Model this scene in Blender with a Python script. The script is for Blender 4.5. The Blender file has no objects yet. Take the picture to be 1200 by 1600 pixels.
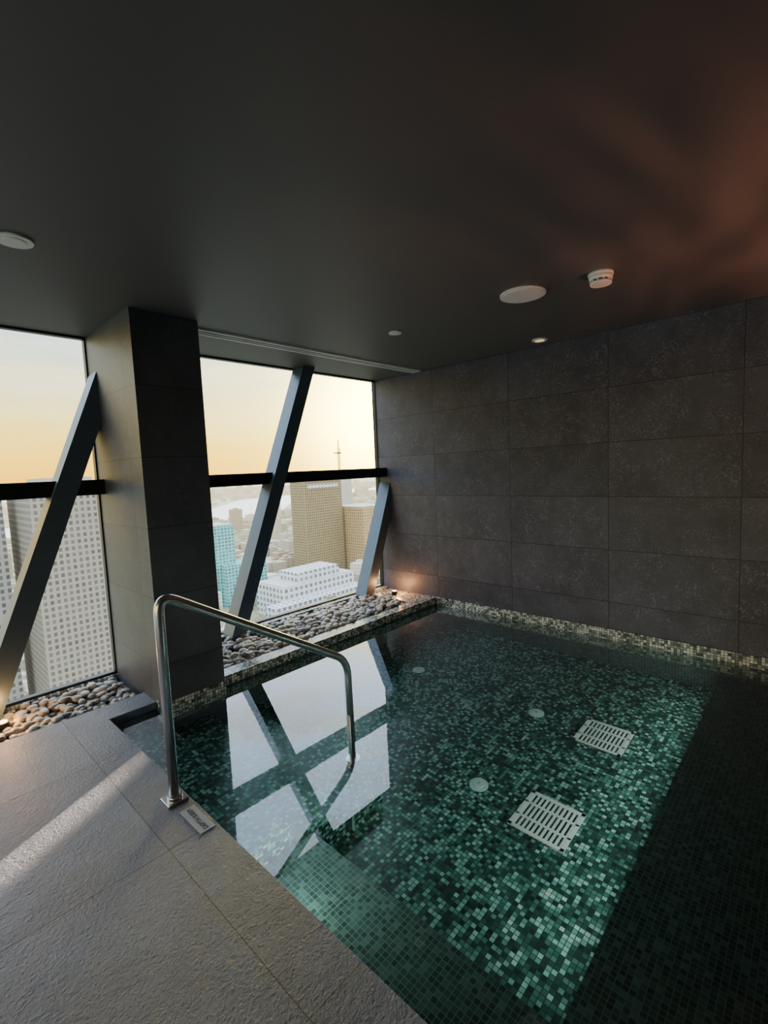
import bpy, bmesh, math, random
from mathutils import Vector, Matrix, noise
random.seed(7)
scene = bpy.context.scene
COL = scene.collection

# ------------------------------------------------------------------ materials
class NT:
    def __init__(s, name):
        s.m = bpy.data.materials.new(name); s.m.use_nodes = True
        s.t = s.m.node_tree; s.t.nodes.clear()
        s.out = s.n('ShaderNodeOutputMaterial')
    def n(s, typ, **kw):
        nd = s.t.nodes.new(typ)
        for k, v in kw.items(): setattr(nd, k, v)
        return nd
    def l(s, a, b): s.t.links.new(a, b)
    def setin(s, sock, v):
        if isinstance(v, bpy.types.NodeSocket): s.l(v, sock)
        elif v is not None: sock.default_value = v
    def math(s, op, a, b=None, c=None):
        nd = s.n('ShaderNodeMath', operation=op)
        s.setin(nd.inputs[0], a)
        if b is not None: s.setin(nd.inputs[1], b)
        if c is not None: s.setin(nd.inputs[2], c)
        return nd.outputs[0]
    def vmath(s, op, a, b=None, out=0):
        nd = s.n('ShaderNodeVectorMath', operation=op)
        s.setin(nd.inputs[0], a)
        if b is not None: s.setin(nd.inputs[1], b)
        return nd.outputs[out]
    def obj(s): return s.n('ShaderNodeTexCoord').outputs['Object']
    def noise(s, vec, scale, detail=4, rough=.55):
        nd = s.n('ShaderNodeTexNoise'); s.l(vec, nd.inputs['Vector'])
        nd.inputs['Scale'].default_value = scale; nd.inputs['Detail'].default_value = detail
        nd.inputs['Roughness'].default_value = rough
        return nd.outputs['Fac']
    def ramp(s, fac, stops, interp='LINEAR'):
        nd = s.n('ShaderNodeValToRGB'); s.l(fac, nd.inputs[0]); cr = nd.color_ramp
        cr.interpolation = interp
        while len(cr.elements) < len(stops): cr.elements.new(.5)
        for e, (p, c) in zip(cr.elements, stops):
            e.position = p; e.color = (*c, 1) if len(c) == 3 else c
        return nd.outputs[0]
    def mix(s, fac, a, b, mode='MIX'):
        nd = s.n('ShaderNodeMix', data_type='RGBA', blend_type=mode)
        s.setin(nd.inputs[0], fac)
        for sock, v in ((nd.inputs[6], a), (nd.inputs[7], b)):
            if isinstance(v, tuple) and len(v) == 3: v = (*v, 1)
            s.setin(sock, v)
        return nd.outputs[2]
    def tiles(s, size, off, gap):
        p = s.vmath('DIVIDE', s.vmath('SUBTRACT', s.obj(), off), size)
        fr = s.n('ShaderNodeSeparateXYZ'); s.l(s.vmath('FRACTION', p), fr.inputs[0])
        ge = s.n('ShaderNodeNewGeometry')
        an = s.n('ShaderNodeSeparateXYZ'); s.l(s.vmath('ABSOLUTE', ge.outputs['True Normal']), an.inputs[0])
        tot = None
        for i in range(3):
            f = fr.outputs[i]
            f = s.math('FRACT', s.math('ADD', f, 1.0))
            d = s.math('MULTIPLY', s.math('MINIMUM', f, s.math('SUBTRACT', 1.0, f)), size[i])
            k = s.math('LESS_THAN', d, gap / 2)
            k = s.math('MULTIPLY', k, s.math('LESS_THAN', an.outputs[i], .5))
            tot = k if tot is None else s.math('MAXIMUM', tot, k)
        wn = s.n('ShaderNodeTexWhiteNoise', noise_dimensions='3D')
        s.l(s.vmath('FLOOR', p), wn.inputs['Vector'])
        return tot, wn.outputs['Value'], wn.outputs['Color']
    def bump(s, h, strength, dist=.01, normal=None):
        nd = s.n('ShaderNodeBump'); s.l(h, nd.inputs['Height'])
        nd.inputs['Strength'].default_value = strength; nd.inputs['Distance'].default_value = dist
        if normal: s.l(normal, nd.inputs['Normal'])
        return nd.outputs[0]
    def princ(s, color, rough=.6, metal=0, normal=None, spec=.5, **kw):
        b = s.n('ShaderNodeBsdfPrincipled')
        if isinstance(color, tuple): color = (*color[:3], 1)
        s.setin(b.inputs['Base Color'], color); s.setin(b.inputs['Roughness'], rough)
        b.inputs['Metallic'].default_value = metal
        b.inputs['Specular IOR Level'].default_value = spec
        if normal: s.l(normal, b.inputs['Normal'])
        for k, v in kw.items(): s.setin(b.inputs[k.replace('_', ' ')], v)
        s.l(b.outputs[0], s.out.inputs[0])
        return b

def simple(name, col, rough=.5, metal=0, nscale=20, var=.15, **kw):
    t = NT(name)
    f = t.noise(t.obj(), nscale)
    c = t.mix(f, tuple(x * (1 - var) for x in col), tuple(min(1, x * (1 + var)) for x in col))
    t.princ(c, rough, metal, **kw)
    return t.m

def stone_tile(name, size, off, gap, dark, light, bumpk=.4, rough=.5, spec=.4, speck=.25, jc=(.012, .012, .013), bdist=.012):
    t = NT(name)
    j, rv, rc = t.tiles(size, off, gap)
    o = t.obj()
    o2 = t.vmath('ADD', o, t.vmath('MULTIPLY', rc, (9, 9, 9)))
    n1 = t.noise(o2, 2.3, 6, .65); n2 = t.noise(o2, 70, 4, .7); n3 = t.noise(o2, 7, 6, .75)
    c = t.ramp(n1, [(.3, dark), (.72, light)])
    v = t.math('MULTIPLY_ADD', rv, .45, .7)
    c = t.mix(1.0, c, t.ramp(v, [(0, (0, 0, 0)), (1, (1, 1, 1))]), 'MULTIPLY')
    sp = t.math('MULTIPLY', t.ramp(n3, [(.42, (0, 0, 0)), (.7, (1, 1, 1))]), t.ramp(n2, [(.5, (0, 0, 0)), (.64, (1, 1, 1))]))
    c = t.mix(t.math('MULTIPLY', sp, speck), c, tuple(min(1, x * 3 + .03) for x in light))
    c = t.mix(j, c, jc)
    h = t.math('SUBTRACT', t.math('ADD', t.math('MULTIPLY', n3, .6), t.math('MULTIPLY', n2, .5)), t.math('MULTIPLY', j, .8))
    t.princ(c, rough, normal=t.bump(h, bumpk, bdist), spec=spec)
    return t.m

def mosaic(name, size, stops, rough=.2, gap=.003, grout=(.02, .035, .03), off=(.0013, .0017, .0011), spec=.6):
    t = NT(name)
    j, rv, rc = t.tiles((size, size, size), off, gap)
    cl = t.noise(t.obj(), 9, 2)
    v = t.math('ADD', t.math('MULTIPLY', rv, .86), t.math('MULTIPLY', t.math('SUBTRACT', cl, .5), .5))
    c = t.ramp(v, stops)
    c = t.mix(j, c, grout)
    t.princ(c, rough, spec=spec, normal=t.bump(t.math('SUBTRACT', t.math('MULTIPLY', rv, .3), j), .3, .003))
    return t.m

M = {}
M['wall'] = stone_tile('slate_wall_tile', (.455, .91, .455), (.1, .47, .275), .005, (.037, .037, .054), (.085, .085, .116), .3, .5, speck=.6, jc=(.006, .006, .008))
M['column'] = stone_tile('slate_column_tile', (2, 2, .455), (.37, 1.37, .275), .005, (.038, .043, .056), (.085, .093, .112), .3, .42, spec=.6, speck=.25, jc=(.01, .01, .012))
M['deck'] = stone_tile('slate_deck_tile', (.91, .91, .91), (.685, 1.92, .4), .004, (.115, .135, .185), (.2, .228, .305), 1.0, .42, .6, speck=.1, jc=(.035, .037, .045), bdist=.024)
M['mosaic'] = mosaic('pool_mosaic', .022, [(0, (.012, .03, .026)), (.35, (.034, .10, .085)), (.58, (.095, .24, .2)), (.78, (.3, .54, .47)), (1, (.66, .84, .76))], grout=(.03, .045, .04))
M['mosaic_dark'] = mosaic('bench_mosaic', .022, [(0, (.018, .038, .033)), (.6, (.045, .085, .072)), (1, (.11, .18, .155))], grout=(.12, .165, .145))
M['mosaic_light'] = mosaic('waterline_mosaic', .022, [(0, (.05, .06, .055)), (.3, (.2, .22, .19)), (.6, (.5, .52, .46)), (1, (.85, .85, .8))])
M['ceiling'] = simple('painted_ceiling', (.098, .096, .096), .55, nscale=90, var=.08)
M['steel'] = simple('brushed_stainless', (.66, .65, .63), .25, 1.0, nscale=60, var=.1)
M['brace'] = simple('painted_steel', (.08, .115, .155), .35, 0.3, nscale=8)
M['frame'] = simple('dark_aluminium', (.015, .017, .02), .4, 0.5)
M['white'] = simple('white_plastic', (.8, .79, .77), .45, var=.04)
M['inlet'] = simple('inlet_plastic', (.6, .8, .76), .45, var=.04)
M['grey'] = simple('grey_grille', (.5, .5, .49), .5, var=.05)
M['black'] = simple('black_recess', (.006, .006, .006), .6)
M['plate'] = simple('marker_plate', (.46, .45, .44), .5)
M['ink'] = simple('marker_ink', (.06, .06, .065), .5)
M['render'] = simple('tray_render', (.12, .11, .1), .8)

t = NT('pebble_stone')
oi = t.n('ShaderNodeAttribute', attribute_name='tone')
c = t.ramp(oi.outputs['Fac'], [(0, (.14, .14, .14)), (.3, (.32, .3, .27)), (.55, (.52, .45, .35)), (.75, (.66, .6, .5)), (.9, (.4, .26, .16)), (1, (.75, .71, .65))])
c = t.mix(t.math('MULTIPLY', t.noise(t.obj(), 60), .3), c, (.14, .12, .1))
t.princ(c, .42); M['pebble'] = t.m

t = NT('pool_water')
nrm = t.bump(t.noise(t.obj(), 1.6, 2, .5), .018, .05)
rf = t.n('ShaderNodeBsdfRefraction'); rf.inputs['Color'].default_value = (.78, .95, .9, 1); rf.inputs['Roughness'].default_value = 0; rf.inputs['IOR'].default_value = 1.34
gl = t.n('ShaderNodeBsdfGlossy'); gl.inputs['Roughness'].default_value = 0; gl.inputs['Color'].default_value = (1, 1, 1, 1)
fz = t.n('ShaderNodeFresnel'); fz.inputs['IOR'].default_value = 1.34
for q in (rf, gl, fz): t.l(nrm, q.inputs['Normal'])
fac = t.math('MINIMUM', t.math('MULTIPLY', fz.outputs[0], 2.3), 1.0)
mx = t.n('ShaderNodeMixShader'); t.l(fac, mx.inputs[0]); t.l(rf.outputs[0], mx.inputs[1]); t.l(gl.outputs[0], mx.inputs[2]); t.l(mx.outputs[0], t.out.inputs[0])
M['water'] = t.m

t = NT('window_glass')
tr = t.n('ShaderNodeBsdfTransparent'); tr.inputs[0].default_value = (.97, .98, .98, 1)
gl = t.n('ShaderNodeBsdfGlossy'); gl.inputs['Roughness'].default_value = .02
mx = t.n('ShaderNodeMixShader'); mx.inputs[0].default_value = .04
t.l(tr.outputs[0], mx.inputs[1]); t.l(gl.outputs[0], mx.inputs[2]); t.l(mx.outputs[0], t.out.inputs[0])
M['glass'] = t.m

def emis(name, col, st):
    t = NT(name); e = t.n('ShaderNodeEmission'); e.inputs[0].default_value = (*col, 1); e.inputs[1].default_value = st
    t.l(e.outputs[0], t.out.inputs[0]); return t.m
M['lampwarm'] = emis('warm_lamp', (1, .55, .2), 14)
M['lampdim'] = emis('dim_lamp', (1, .7, .45), .8)

def facade(name, wallc, winc, size, gap):
    t = NT(name)
    j, rv, rc = t.tiles(size, (.3, .4, .2), gap)
    w = t.ramp(rv, [(0, tuple(x * .6 for x in winc)), (1, winc)])
    c = t.mix(j, w, wallc)
    t.princ(c, .6, spec=.2); return t.m
M['condo'] = facade('condo_facade', (.36, .345, .33), (.17, .17, .17), (1.6, 1.6, 1.9), .8)
M['condo2'] = facade('condo_facade_beige', (.34, .31, .26), (.18, .165, .145), (1.5, 1.5, 1.7), .7)
M['office'] = facade('office_facade', (.36, .28, .15), (.15, .12, .07), (3.2, 3.2, 3.6), 1.3)
M['whiteb'] = facade('white_facade', (.66, .65, .63), (.24, .27, .29), (6, 6, 6.0), 2.6)
M['teal'] = facade('teal_facade', (.36, .6, .56), (.1, .36, .36), (4, 4, 3.6), 1.0)
M['gold'] = facade('tan_facade', (.55, .39, .2), (.34, .23, .12), (4, 4, 4), 1.6)
M['concrete'] = simple('roof_concrete', (.5, .47, .42), .8, nscale=.05)

HAZE_COL = (.76, .63, .40)
def hazed(t, c):  # aerial haze mixed into the base colour, stronger with distance
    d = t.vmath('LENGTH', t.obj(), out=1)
    return t.mix(t.ramp(t.math('DIVIDE', d, 5000.0), [(.05, (.05, .05, .05)), (.2, (.36, .36, .36)), (.5, (.7, .7, .7)), (1, (.95, .95, .95))]), c, HAZE_COL)
t = NT('city_block_mix')
a = t.n('ShaderNodeAttribute', attribute_name='tone')
c = t.ramp(a.outputs['Fac'], [(0, (.14, .15, .11)), (.3, (.4, .34, .24)), (.6, (.48, .44, .38)), (.8, (.3, .2, .13)), (1, (.72, .69, .62))])
j, rv, rc = t.tiles((5, 5, 4), (.3, .4, .2), 2.0)
c = t.mix(t.math('MULTIPLY', t.math('SUBTRACT', 1.0, j), .45), c, (.12, .12, .1))
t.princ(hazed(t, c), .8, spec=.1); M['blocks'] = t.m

t = NT('city_ground')
o = t.obj()
vo = t.n('ShaderNodeTexVoronoi'); t.l(o, vo.inputs['Vector']); vo.inputs['Scale'].default_value = .03
c = t.ramp(vo.outputs['Color'], [(0, (.08, .12, .05)), (.5, (.24, .22, .14)), (1, (.34, .3, .22))])
c = t.mix(t.ramp(t.noise(o, .002, 4), [(.4, (0, 0, 0)), (.6, (1, 1, 1))]), c, (.1, .13, .06))
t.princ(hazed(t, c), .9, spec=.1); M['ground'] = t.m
M['river'] = simple('river_water', (.9, .86, .74), .4, nscale=.01, var=.03)

# ------------------------------------------------------------------ mesh helper
class MB:
    def __init__(s): s.bm = bmesh.new(); s.mats = []; s.tone = s.bm.faces.layers.float.new('tone')
    def mi(s, m):
        if m not in s.mats: s.mats.append(m)
        return s.mats.index(m)
    def box(s, a, b, m, tone=None, rotz=0, bevel=0):
        r = bmesh.ops.create_cube(s.bm, size=1)
        vs = r['verts']; c = [(a[i] + b[i]) / 2 for i in range(3)]; d = [abs(b[i] - a[i]) for i in range(3)]
        for v in vs: v.co = Vector([v.co[i] * d[i] for i in range(3)])
        if rotz:
            R = Matrix.Rotation(rotz, 3, 'Z')
            for v in vs: v.co = R @ v.co
        for v in vs: v.co += Vector(c)
        fs = {f for v in vs for f in v.link_faces}
        k = s.mi(m)
        for f in fs:
            f.material_index = k
            if tone is not None: f[s.tone] = tone
        if bevel:
            es = {e for v in vs for e in v.link_edges}
            bmesh.ops.bevel(s.bm, geom=list(es), offset=bevel, segments=2, affect='EDGES')
        return vs
    def extrude_xz(s, poly, y0, y1, m):
        a = [s.bm.verts.new((x, y0, z)) for x, z in poly]; b = [s.bm.verts.new((x, y1, z)) for x, z in poly]
        k = s.mi(m); n = len(poly)
        fs = [s.bm.faces.new(a), s.bm.faces.new(b[::-1])]
        for i in range(n): fs.append(s.bm.faces.new((a[i], b[i], b[(i + 1) % n], a[(i + 1) % n])))
        for f in fs: f.material_index = k
    def cyl(s, c, r, h, m, seg=40, r2=None, ax='Z', bevel=0):
        g = bmesh.ops.create_cone(s.bm, cap_ends=True, segments=seg, radius1=r, radius2=r if r2 is None else r2, depth=h)
        vs = g['verts']
        if ax == 'X': R = Matrix.Rotation(math.pi / 2, 3, 'Y')
        elif ax == 'Y': R = Matrix.Rotation(math.pi / 2, 3, 'X')
        else: R = Matrix.Identity(3)
        for v in vs: v.co = R @ v.co + Vector(c)
        k = s.mi(m)
        for f in {f for v in vs for f in v.link_faces}:
            f.material_index = k; f.smooth = len(f.verts) == 4
    def done(s, name, parent=None, recalc=True):
        if recalc: bmesh.ops.recalc_face_normals(s.bm, faces=s.bm.faces)
        me = bpy.data.meshes.new(name); s.bm.to_mesh(me); s.bm.free()
        for m in s.mats: me.materials.append(m)
        o = bpy.data.objects.new(name, me); COL.objects.link(o)
        if parent: o.parent = parent
        return o
def empty(name):
    o = bpy.data.objects.new(name, None); COL.objects.link(o); return o

# ------------------------------------------------------------------ dimensions (metres, deck top = 0)
CZ = 2.56          # ceiling
WX = 4.25          # right wall
WY = 4.10          # window plane
WL = -.05          # water level
PX = .89           # deck / pool edge
PF = WL - .60      # pool floor
PN = .04           # near end of the pool
LEDGE = 3.22
CX0, CX1, CY0, CY1 = 1.18, 1.62, 3.18, 4.10
XL, YB = -5.0, -4.0

# room shell
m = MB(); m.box((XL, YB, CZ), (WX + .3, WY + .02, CZ + .25), M['ceiling']); m.done('ceiling')
m = MB(); m.box((WX, YB, -1.0), (WX + .3, WY, CZ), M['wall']); m.done('wall_right')
m = MB(); m.box((XL, YB - .3, -.3), (WX + .3, YB, CZ + .25), M['wall']); m.done('wall_back')
m = MB()
m.box((XL - .3, YB - .3, -.3), (XL, -2.5, CZ + .25), M['wall']); m.box((XL - .3, WY - .2, -.3), (XL, WY + .1, CZ + .25), M['wall'])
m.box((XL - .3, -2.5, CZ - .05), (XL, WY - .2, CZ + .25), M['wall'])
m.done('wall_left')
# deck
m = MB()
m.box((XL, YB, -.2), (PX - .05, 3.30, 0), M['deck']); m.box((PX - .05, PN - .02, -.06), (PX, 3.30, 0), M['deck'])
m.box((XL, 3.30, -.2), (CX0, 3.52, 0), M['deck'])
m.box((PX - .05, YB, -.2), (WX, PN - .05, 0), M['deck']); m.box((PX, PN - .05, -.06), (WX, PN, 0), M['deck'])
m.done('floor')
# pool shell
m = MB(); q = M['mosaic']; dk = M['mosaic_dark']
m.box((PX - .04, PN - .04, PF - .15), (WX, 3.34, PF), q)
m.box((PX - .04, PN - .04, PF), (PX + .01, 3.34, -.06), dk)
m.box((PX + .01, PN - .04, PF), (WX, PN + .01, -.06), dk)
m.box((CX0, LEDGE + .06, PF), (WX, 3.34, -.02), dk)
m.box((PX + .01, 3.29, PF), (CX0, 3.34, -.06), dk)
m.box((WX - .012, PN, PF), (WX - .001, LEDGE + .1, WL - .02), dk)
m.box((PX + .01, PN + .01, PF), (WX - .012, .57, WL - .32), dk)        # near bench
m.box((PX + .01, .57, PF), (1.30, 1.80, WL - .32), dk)                 # side bench
m.box((PX + .01, 1.80, PF), (1.18, 3.29, WL - .14), q)                 # steps
m.box((1.18, 1.80, PF), (1.50, 3.28, WL - .29), q)
m.box((1.50, 1.80, PF), (1.80, 3.28, WL - .44), q)
m.done('swimming_pool')
m = MB(); m.box((WX - .014, PN, WL - .02), (WX - .001, LEDGE, .035), M['mosaic_light']); m.done('trim_1')
# water surface (face wound counter-clockwise so that its normal points up)
m = MB()
vs = [m.bm.verts.new(p) for p in ((PX - .03, PN - .03, WL), (WX - .005, PN - .03, WL), (WX - .005, 3.33, WL), (PX - .03, 3.33, WL))]
f = m.bm.faces.new(vs); f.material_index = m.mi(M['water']); m.done('pool_water', recalc=False)
# column
m = MB(); m.box((CX0, CY0, PF), (CX1, CY1, CZ), M['column'])
m.box((CX0 - .004, CY0 - .004, WL - .1), (CX1 + .004, CY0 + .1, .02), M['mosaic_light']); m.done('tiled_column')
# ledge with pebble tray
m = MB(); ml = M['mosaic_light']
m.box((CX1, LEDGE, -.035), (WX, LEDGE + .13, .035), ml)
m.box((CX1, LEDGE + .13, -.06), (WX, 4.0, -.01), M['render'])
m.box((CX1, 3.98, -.06), (WX, WY, .055), ml)
m.box((3.92, LEDGE + .13, -.01), (WX, 4.0, .03), ml)
m.done('planter_ledge')
m = MB()
m.box((XL, 3.52, -.2), (CX0, WY, -.06), M['render']); m.box((XL, 4.03, -.06), (CX0, WY, -.0), ml)
m.done('pebble_trough')

# pebbles
def pebbles(name, x0, x1, y0, y1, z, n, warm):
    m = MB(); bm = m.bm; k = m.mi(M['pebble'])
    base = bmesh.new(); bmesh.ops.create_icosphere(base, subdivisions=2, radius=1)
    bv = [v.co.copy() for v in base.verts]; bf = [[v.index for v in f.verts] for f in base.faces]; base.free()
    for i in range(n):
        r = random.uniform(.014, .034)
        x = random.uniform(x0 + r, x1 - r); y = random.uniform(y0 + r, y1 - r)
        sc = Vector((r * random.uniform(1, 1.5), r * random.uniform(.8, 1.1), r * random.uniform(.55, .8)))
        R = Matrix.Rotation(random.uniform(0, 6.28), 3, 'Z') @ Matrix.Rotation(random.uniform(-.3, .3), 3, 'X')
        c = Vector((x, y, z + sc.z + random.choice((0, 0, .02, .035))))
        sd = Vector((i * 3.1, 0, 0)); tn = random.random() if warm else random.random() * .7 + (.2 if random.random() < .3 else 0)
        nv = [bm.verts.new(R @ Vector([a * b * (1 + .18 * noise.noise(p + sd)) for a, b in zip(p, sc)]) + c) for p in bv]
        for f in bf:
            ff = bm.faces.new([nv[j] for j in f]); ff.smooth = True; ff.material_index = k; ff[m.tone] = tn
    return m.done(name, recalc=False)
pebbles('pebbles', CX1 + .02, 3.92, LEDGE + .13, 3.98, -.01, 1600, True)
pebbles('pebbles.001', -2.2, CX0 - .02, 3.52, 4.03, -.06, 1700, False)

# window framing
def clipx(poly, xm, keep_less):
    out = []
    for i in range(len(poly)):
        a, b = poly[i], poly[(i + 1) % len(poly)]
        ia = (a[0] <= xm) == keep_less; ib = (b[0] <= xm) == keep_less
        if ia: out.append(a)
        if ia != ib:
            u = (xm - a[0]) / (b[0] - a[0]); out.append((xm, a[1] + (b[1] - a[1]) * u))
    return out
def brace(name, xb, xmax=None):
    m = MB(); s = .39; w = .072; z0 = .0 if xb > 1 else -.06
    poly = [(xb - w + s * z0, z0), (xb + w + s * z0, z0), (xb + s * CZ + w, CZ), (xb + s * CZ - w, CZ)]
    if xmax: poly = clipx(poly, xmax, True)
    m.extrude_xz(poly, 3.87, 4.04, M['brace']); return m.done(name)
for i, (xb, xm) in enumerate(((2.12, None), (.36, CX0), (3.80, WX), (-1.36, None), (-3.1, None))):
    brace('diagonal_brace' if i == 0 else 'diagonal_brace.%03d' % i, xb, xm)
def window(name, x0, x1, zb):
    e = empty(name)
    m = MB(); fr = M['frame']
    m.box((x0, 3.92, 1.405), (x1, WY + .02, 1.515), fr); m.done('transom_' + name, e)
    m = MB()
    m.box((x0, 4.05, zb), (x1, WY, zb + .02), fr)
    m.box((x0, 4.05, CZ - .015), (x1, WY, CZ), fr)
    m.box((x0, 4.05, zb), (x0 + .015, WY, CZ), fr); m.box((x1 - .01, 4.05, zb), (x1, WY, CZ), fr)
    m.done('frame_' + name, e)
    m = MB(); vs = [m.bm.verts.new(p) for p in ((x0, 4.08, zb), (x1, 4.08, zb), (x1, 4.08, CZ), (x0, 4.08, CZ))]
    f = m.bm.faces.new(vs); f.material_index = m.mi(M['glass']); m.done('glass_' + name, e, recalc=False)
window('window_1', CX1, WX, .05)
window('window_2', XL, CX0, -.0)

# ceiling fittings
m = MB(); m.box((CX1 + .03, 3.33, CZ - .014), (WX - .02, 3.35, CZ + .001), M['white']); m.box((CX1 + .03, 3.43, CZ - .014), (WX - .02, 3.45, CZ + .001), M['white'])
m.box((CX1 + .03, 3.35, CZ - .004), (WX - .02, 3.43, CZ + .001), M['black'])
m.box((CX1 + .03, 3.385, CZ - .014), (WX - .02, 3.397, CZ), M['white'])
m.box((CX1 + .03, 3.33, CZ - .014), (CX1 + .045, 3.45, CZ), M['white']); m.box((WX - .035, 3.33, CZ - .014), (WX - .02, 3.45, CZ), M['white'])
m.done('linear_air_vent')
m = MB(); m.cyl((2.91, 1.455, CZ - .006), .14, .012, M['white'], 64); m.cyl((2.91, 1.455, CZ - .0145), .125, .005, M['white'], 64); m.done('ceiling_speaker')
m = MB(); c = (2.96, 1.0)
m.cyl((*c, CZ - .008), .068, .016, M['white']); m.cyl((*c, CZ - .028), .062, .024, M['white'])
m.cyl((*c, CZ - .045), .045, .012, M['black']); m.cyl((*c, CZ - .056), .058, .012, M['white'], r2=.058)
for i in range(10):
    a = i * math.tau / 10; m.box((c[0] + .05 * math.cos(a) - .004, c[1] + .05 * math.sin(a) - .004, CZ - .052), (c[0] + .05 * math.cos(a) + .004, c[1] + .05 * math.sin(a) + .004, CZ - .04), M['white'])
m.done('smoke_detector')
def downlight(name, x, y, r, em):
    m = MB(); m.cyl((x, y, CZ - .005), r, .01, M['white']); m.cyl((x, y, CZ - .0115), r * .62, .004, em); m.done(name)
downlight('ceiling_downlight', 2.91, 2.53, .05, M['white'])
downlight('ceiling_downlight.001', 4.08, 1.89, .065, M['lampdim'])
downlight('ceiling_downlight.002', .526, 2.62, .07, M['white'])

# handrail : bent stainless tube
def tube(name, pts, r, mat, rad=.09, parent=None):
    P = [Vector(p) for p in pts]; path = [P[0]]
    for i in range(1, len(P) - 1):
        a = (P[i - 1] - P[i]).normalized(); b = (P[i + 1] - P[i]).normalized()
        s, e = P[i] + a * rad, P[i] + b * rad
        for k in range(11):
            u = k / 10; path.append(s * (1 - u) ** 2 + P[i] * 2 * u * (1 - u) + e * u * u)
    path.append(P[-1])
    bm = bmesh.new(); rings = []; N = 24
    side = Vector((0, 1, 0))
    for i, p in enumerate(path):
        d = (path[min(i + 1, len(path) - 1)] - path[max(i - 1, 0)]).normalized()
        u = d.cross(side).normalized()
        rings.append([bm.verts.new(p + r * (math.cos(math.tau * k / N) * side + math.sin(math.tau * k / N) * u)) for k in range(N)])
    for a, b in zip(rings, rings[1:]):
        for k in range(N):
            f = bm.faces.new((a[k], a[(k + 1) % N], b[(k + 1) % N], b[k])); f.smooth = True
    bm.faces.new(rings[0]); bm.faces.new(rings[-1])
    bmesh.ops.recalc_face_normals(bm, faces=bm.faces)
    me = bpy.data.meshes.new(name); bm.to_mesh(me); bm.free(); me.materials.append(mat)
    o = bpy.data.objects.new(name, me); COL.objects.link(o); o.parent = parent; return o
hr = empty('pool_handrail')
tube('rail_tube', [(.835, 2.21, 0), (.835, 2.21, .985), (1.95, 2.21, .31), (1.96, 2.21, PF)], .023, M['steel'], .1, hr)
m = MB(); m.box((.785, 2.16, 0), (.885, 2.26, .012), M['steel'], bevel=.003); m.cyl((.835, 2.21, .02), .034, .02, M['steel'])
m.cyl((1.96, 2.21, PF + .01), .045, .02, M['steel']); m.done('base_flange', hr)

# depth marker plate
dm = empty('depth_marker')
m = MB(); m.box((.81, 1.90, 0), (.875, 2.10, .004), M['plate']); m.done('plate', dm)
cu = bpy.data.curves.new('depth_text', 'FONT'); cu.body = 'DEPTH 0.85M'; cu.size = .03; cu.align_x = 'CENTER'; cu.align_y = 'CENTER'; cu.extrude = .0005
cu.materials.append(M['ink'])
o = bpy.data.objects.new('depth_text', cu); COL.objects.link(o); o.location = (.843, 2.0, .0048); o.rotation_euler = (0, 0, math.pi / 2); o.parent = dm

# pool floor fittings
def grate(name, x, y):
    m = MB(); s = .15; w = M['white']
    m.box((x - s, y - s, PF), (x + s, y + s, PF + .004), M['mosaic_dark'])
    for a, b in (((-s, -s), (s, -s + .02)), ((-s, s - .02), (s, s)), ((-s, -s), (-s + .02, s)), ((s - .02, -s), (s, s)), ((-.06, -s), (-.048, s)), ((.048, -s), (.06, s))):
        m.box((x + a[0], y + a[1], PF), (x + b[0], y + b[1], PF + .014), w)
    for i in range(1, 12):
        yy = y - s + i * .3 / 12; m.box((x - s, yy - .006, PF), (x + s, yy + .006, PF + .012), w)
    m.done(name)
grate('pool_drain_grate', 3.16, 1.06); grate('pool_drain_grate.001', 2.27, 1.05)
for i, (x, y) in enumerate(((3.16, 1.53), (2.27, 1.465), (3.17, 2.64))):
    m = MB(); m.cyl((x, y, PF + .005), .055, .01, M['inlet']); m.cyl((x, y, PF + .014), .03, .01, M['white']); m.cyl((x, y, PF + .021), .01, .006, M['grey'])
    m.done('pool_inlet' + ('' if i == 0 else '.%03d' % i))

# lamps -----------------------------------------------------------
def light(name, typ, loc, energy, col, target=None, parent=None, **kw):
    d = bpy.data.lights.new(name, typ); d.energy = energy; d.color = col
    for k, v in kw.items(): setattr(d, k, v)
    o = bpy.data.objects.new(name, d); COL.objects.link(o); o.location = loc
    if target: o.rotation_euler = (Vector(target) - Vector(loc)).to_track_quat('-Z', 'Y').to_euler()
    o.parent = parent; return o
def uplight(name, x, y, z):
    e = empty(name); m = MB()
    m.cyl((x, y, z + .02), .035, .04, M['black']); m.cyl((x, y, z + .041), .026, .004, M['lampwarm']); m.done('housing', e)
    return e
e = uplight('trough_uplight', .42, 3.72, 0)
light('trough_glow', 'POINT', (.42, 3.72, .09), 5.0, (1, .5, .15), parent=e, shadow_soft_size=.03)
e = uplight('ledge_uplight', 4.08, 3.72, .03)
light('ledge_glow', 'POINT', (4.12, 3.70, .12), 6, (1, .42, .15), parent=e, shadow_soft_size=.03)
e = uplight('added_uplight', 3.1, -1.6, 0)  # out-of-view fixture added to make the orange patch on the ceiling
lo = light('ceiling_glow_fill', 'SPOT', (3.1, -1.6, .08), 290, (1, .36, .2), target=(3.0, -.85, 2.5), parent=e, spot_size=1.6, spot_blend=1, shadow_soft_size=.05)
ld = lo.data; ld.use_nodes = True; lt = NT.__new__(NT); lt.t = ld.node_tree
em = [n for n in ld.node_tree.nodes if n.type == 'EMISSION'][0]
tc = lt.n('ShaderNodeTexCoord').outputs['Normal']
mp = lt.n('ShaderNodeMapping'); lt.l(tc, mp.inputs[0]); mp.inputs['Scale'].default_value = (2.2, 12, 1)
rr = lt.ramp(lt.noise(mp.outputs[0], 1.8, 2, .5), [(.35, (.35, .35, .35)), (.7, (1.6, 1.6, 1.6))])  # ripple streaks put into the lamp strength
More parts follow.
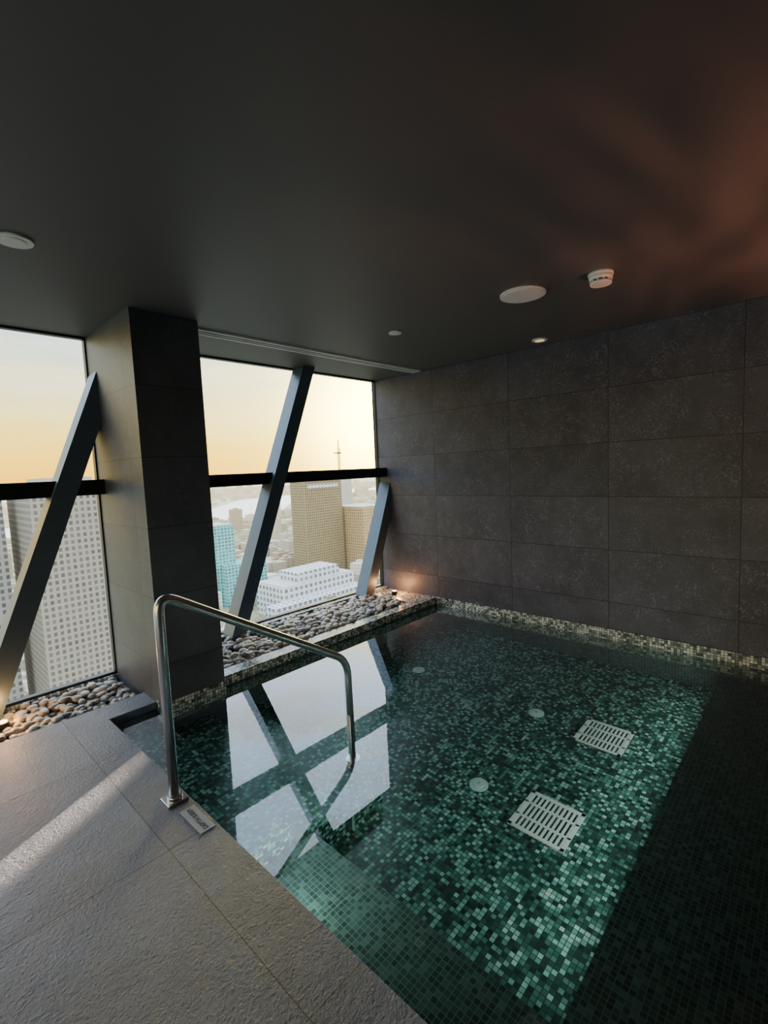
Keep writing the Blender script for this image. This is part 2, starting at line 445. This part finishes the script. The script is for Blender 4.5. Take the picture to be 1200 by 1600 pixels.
lt.l(rr, em.inputs['Strength'])
# hidden fill strips added on deck wall and bench riser to brighten the pool
e = empty('pool_fill_strip')
m = MB(); m.box((PX + .01, .7, -.16), (PX + .018, 2.3, -.12), M['white']); m.done('lens', e)
o = light('strip', 'AREA', (PX + .03, 1.5, -.14), 13, (.88, 1, .95), target=(2.3, 1.5, -.45), parent=e, shape='RECTANGLE', size=1.5, size_y=.03)
o.rotation_euler = (Vector((1.4, 0, -.10)).to_track_quat('-Z', 'Z')).to_euler()
e = empty('pool_fill_strip.001')
m = MB(); m.box((1.5, .57, PF + .2), (4.0, .576, PF + .23), M['white']); m.done('lens', e)
light('strip', 'AREA', (2.75, .59, PF + .215), 7, (.88, 1, .95), target=(2.75, 2.5, PF + .36), parent=e, shape='RECTANGLE', size=2.5, size_y=.03)

SUN = Vector((.872 * math.cos(.13), .49 * math.cos(.13), math.sin(.13))).normalized()
tgt = Vector((.25, 2.36, 0))
light('deck_streak_spot', 'SPOT', tgt + SUN * 13, 75000, (1, .78, .58), target=tgt, spot_size=math.radians(1.0), spot_blend=1, shadow_soft_size=.05)  # added spot outside the window, shaped to lay the bright streak on the deck

# ------------------------------------------------------------------ city
G = -140
m = MB(); vs = [m.bm.verts.new(p) for p in ((-20000, -9000, G), (35000, -9000, G), (35000, 35000, G), (-20000, 35000, G))]
f = m.bm.faces.new(vs); f.material_index = m.mi(M['ground']); m.done('city_ground', recalc=False)
m = MB()
rp = [(-1500, 3200), (-200, 2300), (500, 1500), (900, 1600), (1500, 2300), (2300, 2500), (3100, 2200), (4200, 2500), (7000, 1500)]
def strip(pts, w):
    prev = None
    for i, p in enumerate(pts):
        p = Vector(p); a = Vector(pts[max(i - 1, 0)]); b = Vector(pts[min(i + 1, len(pts) - 1)])
        d = (b - a).normalized(); nrm = Vector((-d.y, d.x))
        cur = (m.bm.verts.new((*(p + nrm * w), G + .6)), m.bm.verts.new((*(p - nrm * w), G + .6)))
        if prev: f = m.bm.faces.new((prev[0], prev[1], cur[1], cur[0])); f.material_index = m.mi(M['river'])
        prev = cur
strip(rp, 170)
m.done('river')
def tower(name, x0, x1, y0, y1, z1, mat, extra=(), z0=G):
    m = MB(); m.box((x0, y0, z0), (x1, y1, z1), mat); m.box((x0 + 1, y0 + 1, z1), (x1 - 1, y1 - 1, z1 + 1.2), M['concrete'])
    for (a, b, mm) in extra: m.box(a, b, mm)
    return m.done(name)
tower('condo_tower', -35, 24, 165, 190, 3.5, M['condo'], [((-20, 168, 3.5), (0, 180, 8), M['concrete'])])
tower('condo_tower.001', 27, 50, 148, 178, -2, M['condo2'], [((30, 150, -2), (42, 165, 3), M['concrete']), ((18, 140, G), (58, 180, -95), M['whiteb'])])
tower('office_tower', 387, 452, 505, 536, -7, M['office'], [((392, 504, -20), (445, 505, -15), M['whiteb']), ((397, 508, -7), (440, 530, -2), M['office'])])
tower('hospital_block', 258, 350, 378, 425, -108, M['whiteb'], [((280, 385, -108), (335, 415, -98), M['whiteb']), ((240, 365, G), (355, 382, -121), M['whiteb'])])
tower('teal_tower', 240, 268, 480, 515, -52, M['teal'], [((250, 470, G), (300, 500, -95), M['teal'])])
tower('tan_tower', 457, 507, 470, 530, -50, M['gold'])
# crane
m = MB(); cx, cy = 602, 675
m.box((cx - 15, cy - 15, G), (cx + 15, cy + 15, -4), M['concrete'])
for a in (-1.4, 1.4):
    for b in (-1.4, 1.4): m.box((cx + a - .4, cy + b - .4, -4), (cx + a + .4, cy + b + .4, 46), M['frame'])
for i in range(16): m.box((cx - 1.8, cy - 1.8, -4 + i * 3.1), (cx + 1.8, cy + 1.8, -3.4 + i * 3.1), M['frame'])
m.box((cx - 12, cy - 1, 34), (cx + 6, cy + 1, 36), M['frame']); m.box((cx - .6, cy - .6, 46), (cx + .6, cy + .6, 60), M['frame'])
m.done('tower_crane')
# city fabric
m = MB(); random.seed(11)
def clear(x, y):
    for a, b, c, d in ((-60, 80, 120, 210), (355, 530, 430, 590), (215, 375, 350, 440), (225, 315, 455, 540), (570, 640, 640, 710)):
        if a < x < b and c < y < d: return False
    return True
def near_river(x, y):
    for a, b in zip(rp, rp[1:]):
        a = Vector(a); b = Vector(b); p = Vector((x, y)); u = max(0, min(1, (p - a).dot(b - a) / (b - a).length_squared))
        if (p - (a + (b - a) * u)).length < 210: return True
    return False
cnt = 0
while cnt < 4200:
    az = random.uniform(math.radians(32), math.radians(96)); d = 260 + 5200 * random.random() ** 1.7
    x, y = d * math.cos(az), d * math.sin(az)
    if not clear(x, y) or near_river(x, y): continue
    sc = 1 + d / 3000
    w, l = random.uniform(6, 22) * sc, random.uniform(6, 22) * sc
    h = random.uniform(6, 18) if random.random() < .93 else random.uniform(22, 60)
    if d < 700: h = min(h, 28)
    tn = random.random(); rz = random.uniform(-.2, .2)
    m.box((x - w / 2, y - l / 2, G), (x + w / 2, y + l / 2, G + h), M['blocks'], tone=tn, rotz=rz)
    if h > 14: m.box((x - w / 5, y - l / 5, G + h), (x + w / 5, y + l / 5, G + h + 3), M['blocks'], tone=tn, rotz=rz)
    cnt += 1
m.done('city_blocks', recalc=False)

# ------------------------------------------------------------------ sky
w = bpy.data.worlds.new('sky'); scene.world = w; w.use_nodes = True
t = NT.__new__(NT); t.t = w.node_tree; t.t.nodes.clear(); t.out = t.n('ShaderNodeOutputWorld')
gen = t.n('ShaderNodeTexCoord').outputs['Generated']
sx = t.n('ShaderNodeSeparateXYZ'); t.l(gen, sx.inputs[0])
el = t.math('MAXIMUM', sx.outputs[2], 0.0)
base = t.ramp(el, [(0, (.76, .38, .02)), (.05, (.76, .46, .04)), (.11, (.66, .52, .14)), (.17, (.45, .46, .3)), (.27, (.27, .39, .47)), (.4, (.62, .82, 1.08)), (1, (.75, .98, 1.35))])
mp = t.n('ShaderNodeMapping'); t.l(gen, mp.inputs[0]); mp.inputs['Scale'].default_value = (1.2, 1.2, 7); mp.inputs['Rotation'].default_value = (.1, .15, 0)
cl = t.ramp(t.noise(mp.outputs[0], 2.6, 6, .6), [(.42, (0, 0, 0)), (.68, (1, 1, 1))])
cm = t.math('MULTIPLY', cl, t.ramp(el, [(.03, (0, 0, 0)), (.15, (.6, .6, .6)), (1, (.5, .5, .5))]))
base = t.mix(cm, base, (.72, .61, .38))
dotv = t.math('MAXIMUM', t.vmath('DOT_PRODUCT', gen, tuple(Vector((.556, .517, .085)).normalized()), out=1), 0.0)
g1 = t.math('MULTIPLY', t.math('POWER', dotv, 24), .6); g2 = t.math('MULTIPLY', t.math('POWER', dotv, 140), 6.0)
gg = t.math('ADD', g1, g2)
glow = t.n('ShaderNodeVectorMath', operation='SCALE'); glow.inputs[0].default_value = (1, .74, .14); t.l(gg, glow.inputs['Scale'])
col = t.vmath('ADD', base, glow.outputs[0])
low = t.math('LESS_THAN', sx.outputs[2], -0.01)
col = t.mix(low, col, (.45, .4, .33))
bg = t.n('ShaderNodeBackground'); t.l(col, bg.inputs[0]); bg.inputs[1].default_value = 4.6
t.l(bg.outputs[0], t.out.inputs[0])

# ------------------------------------------------------------------ camera
cam = bpy.data.cameras.new('camera'); co = bpy.data.objects.new('camera', cam); COL.objects.link(co)
right = Vector((.6802, -.7301, -.0438)); up = Vector((.0952, .0292, .9951)); back = Vector((-.7268, -.6827, .0894))
back.normalize(); right = up.cross(back).normalized(); up = back.cross(right)
R = Matrix((right, up, back)).transposed().to_4x4()
co.matrix_world = Matrix.Translation((0, 0, 1.5)) @ R
cam.sensor_fit = 'HORIZONTAL'; cam.sensor_width = 36; cam.lens = 748 / 1200 * 36; cam.clip_end = 60000; cam.clip_start = .05
scene.camera = co
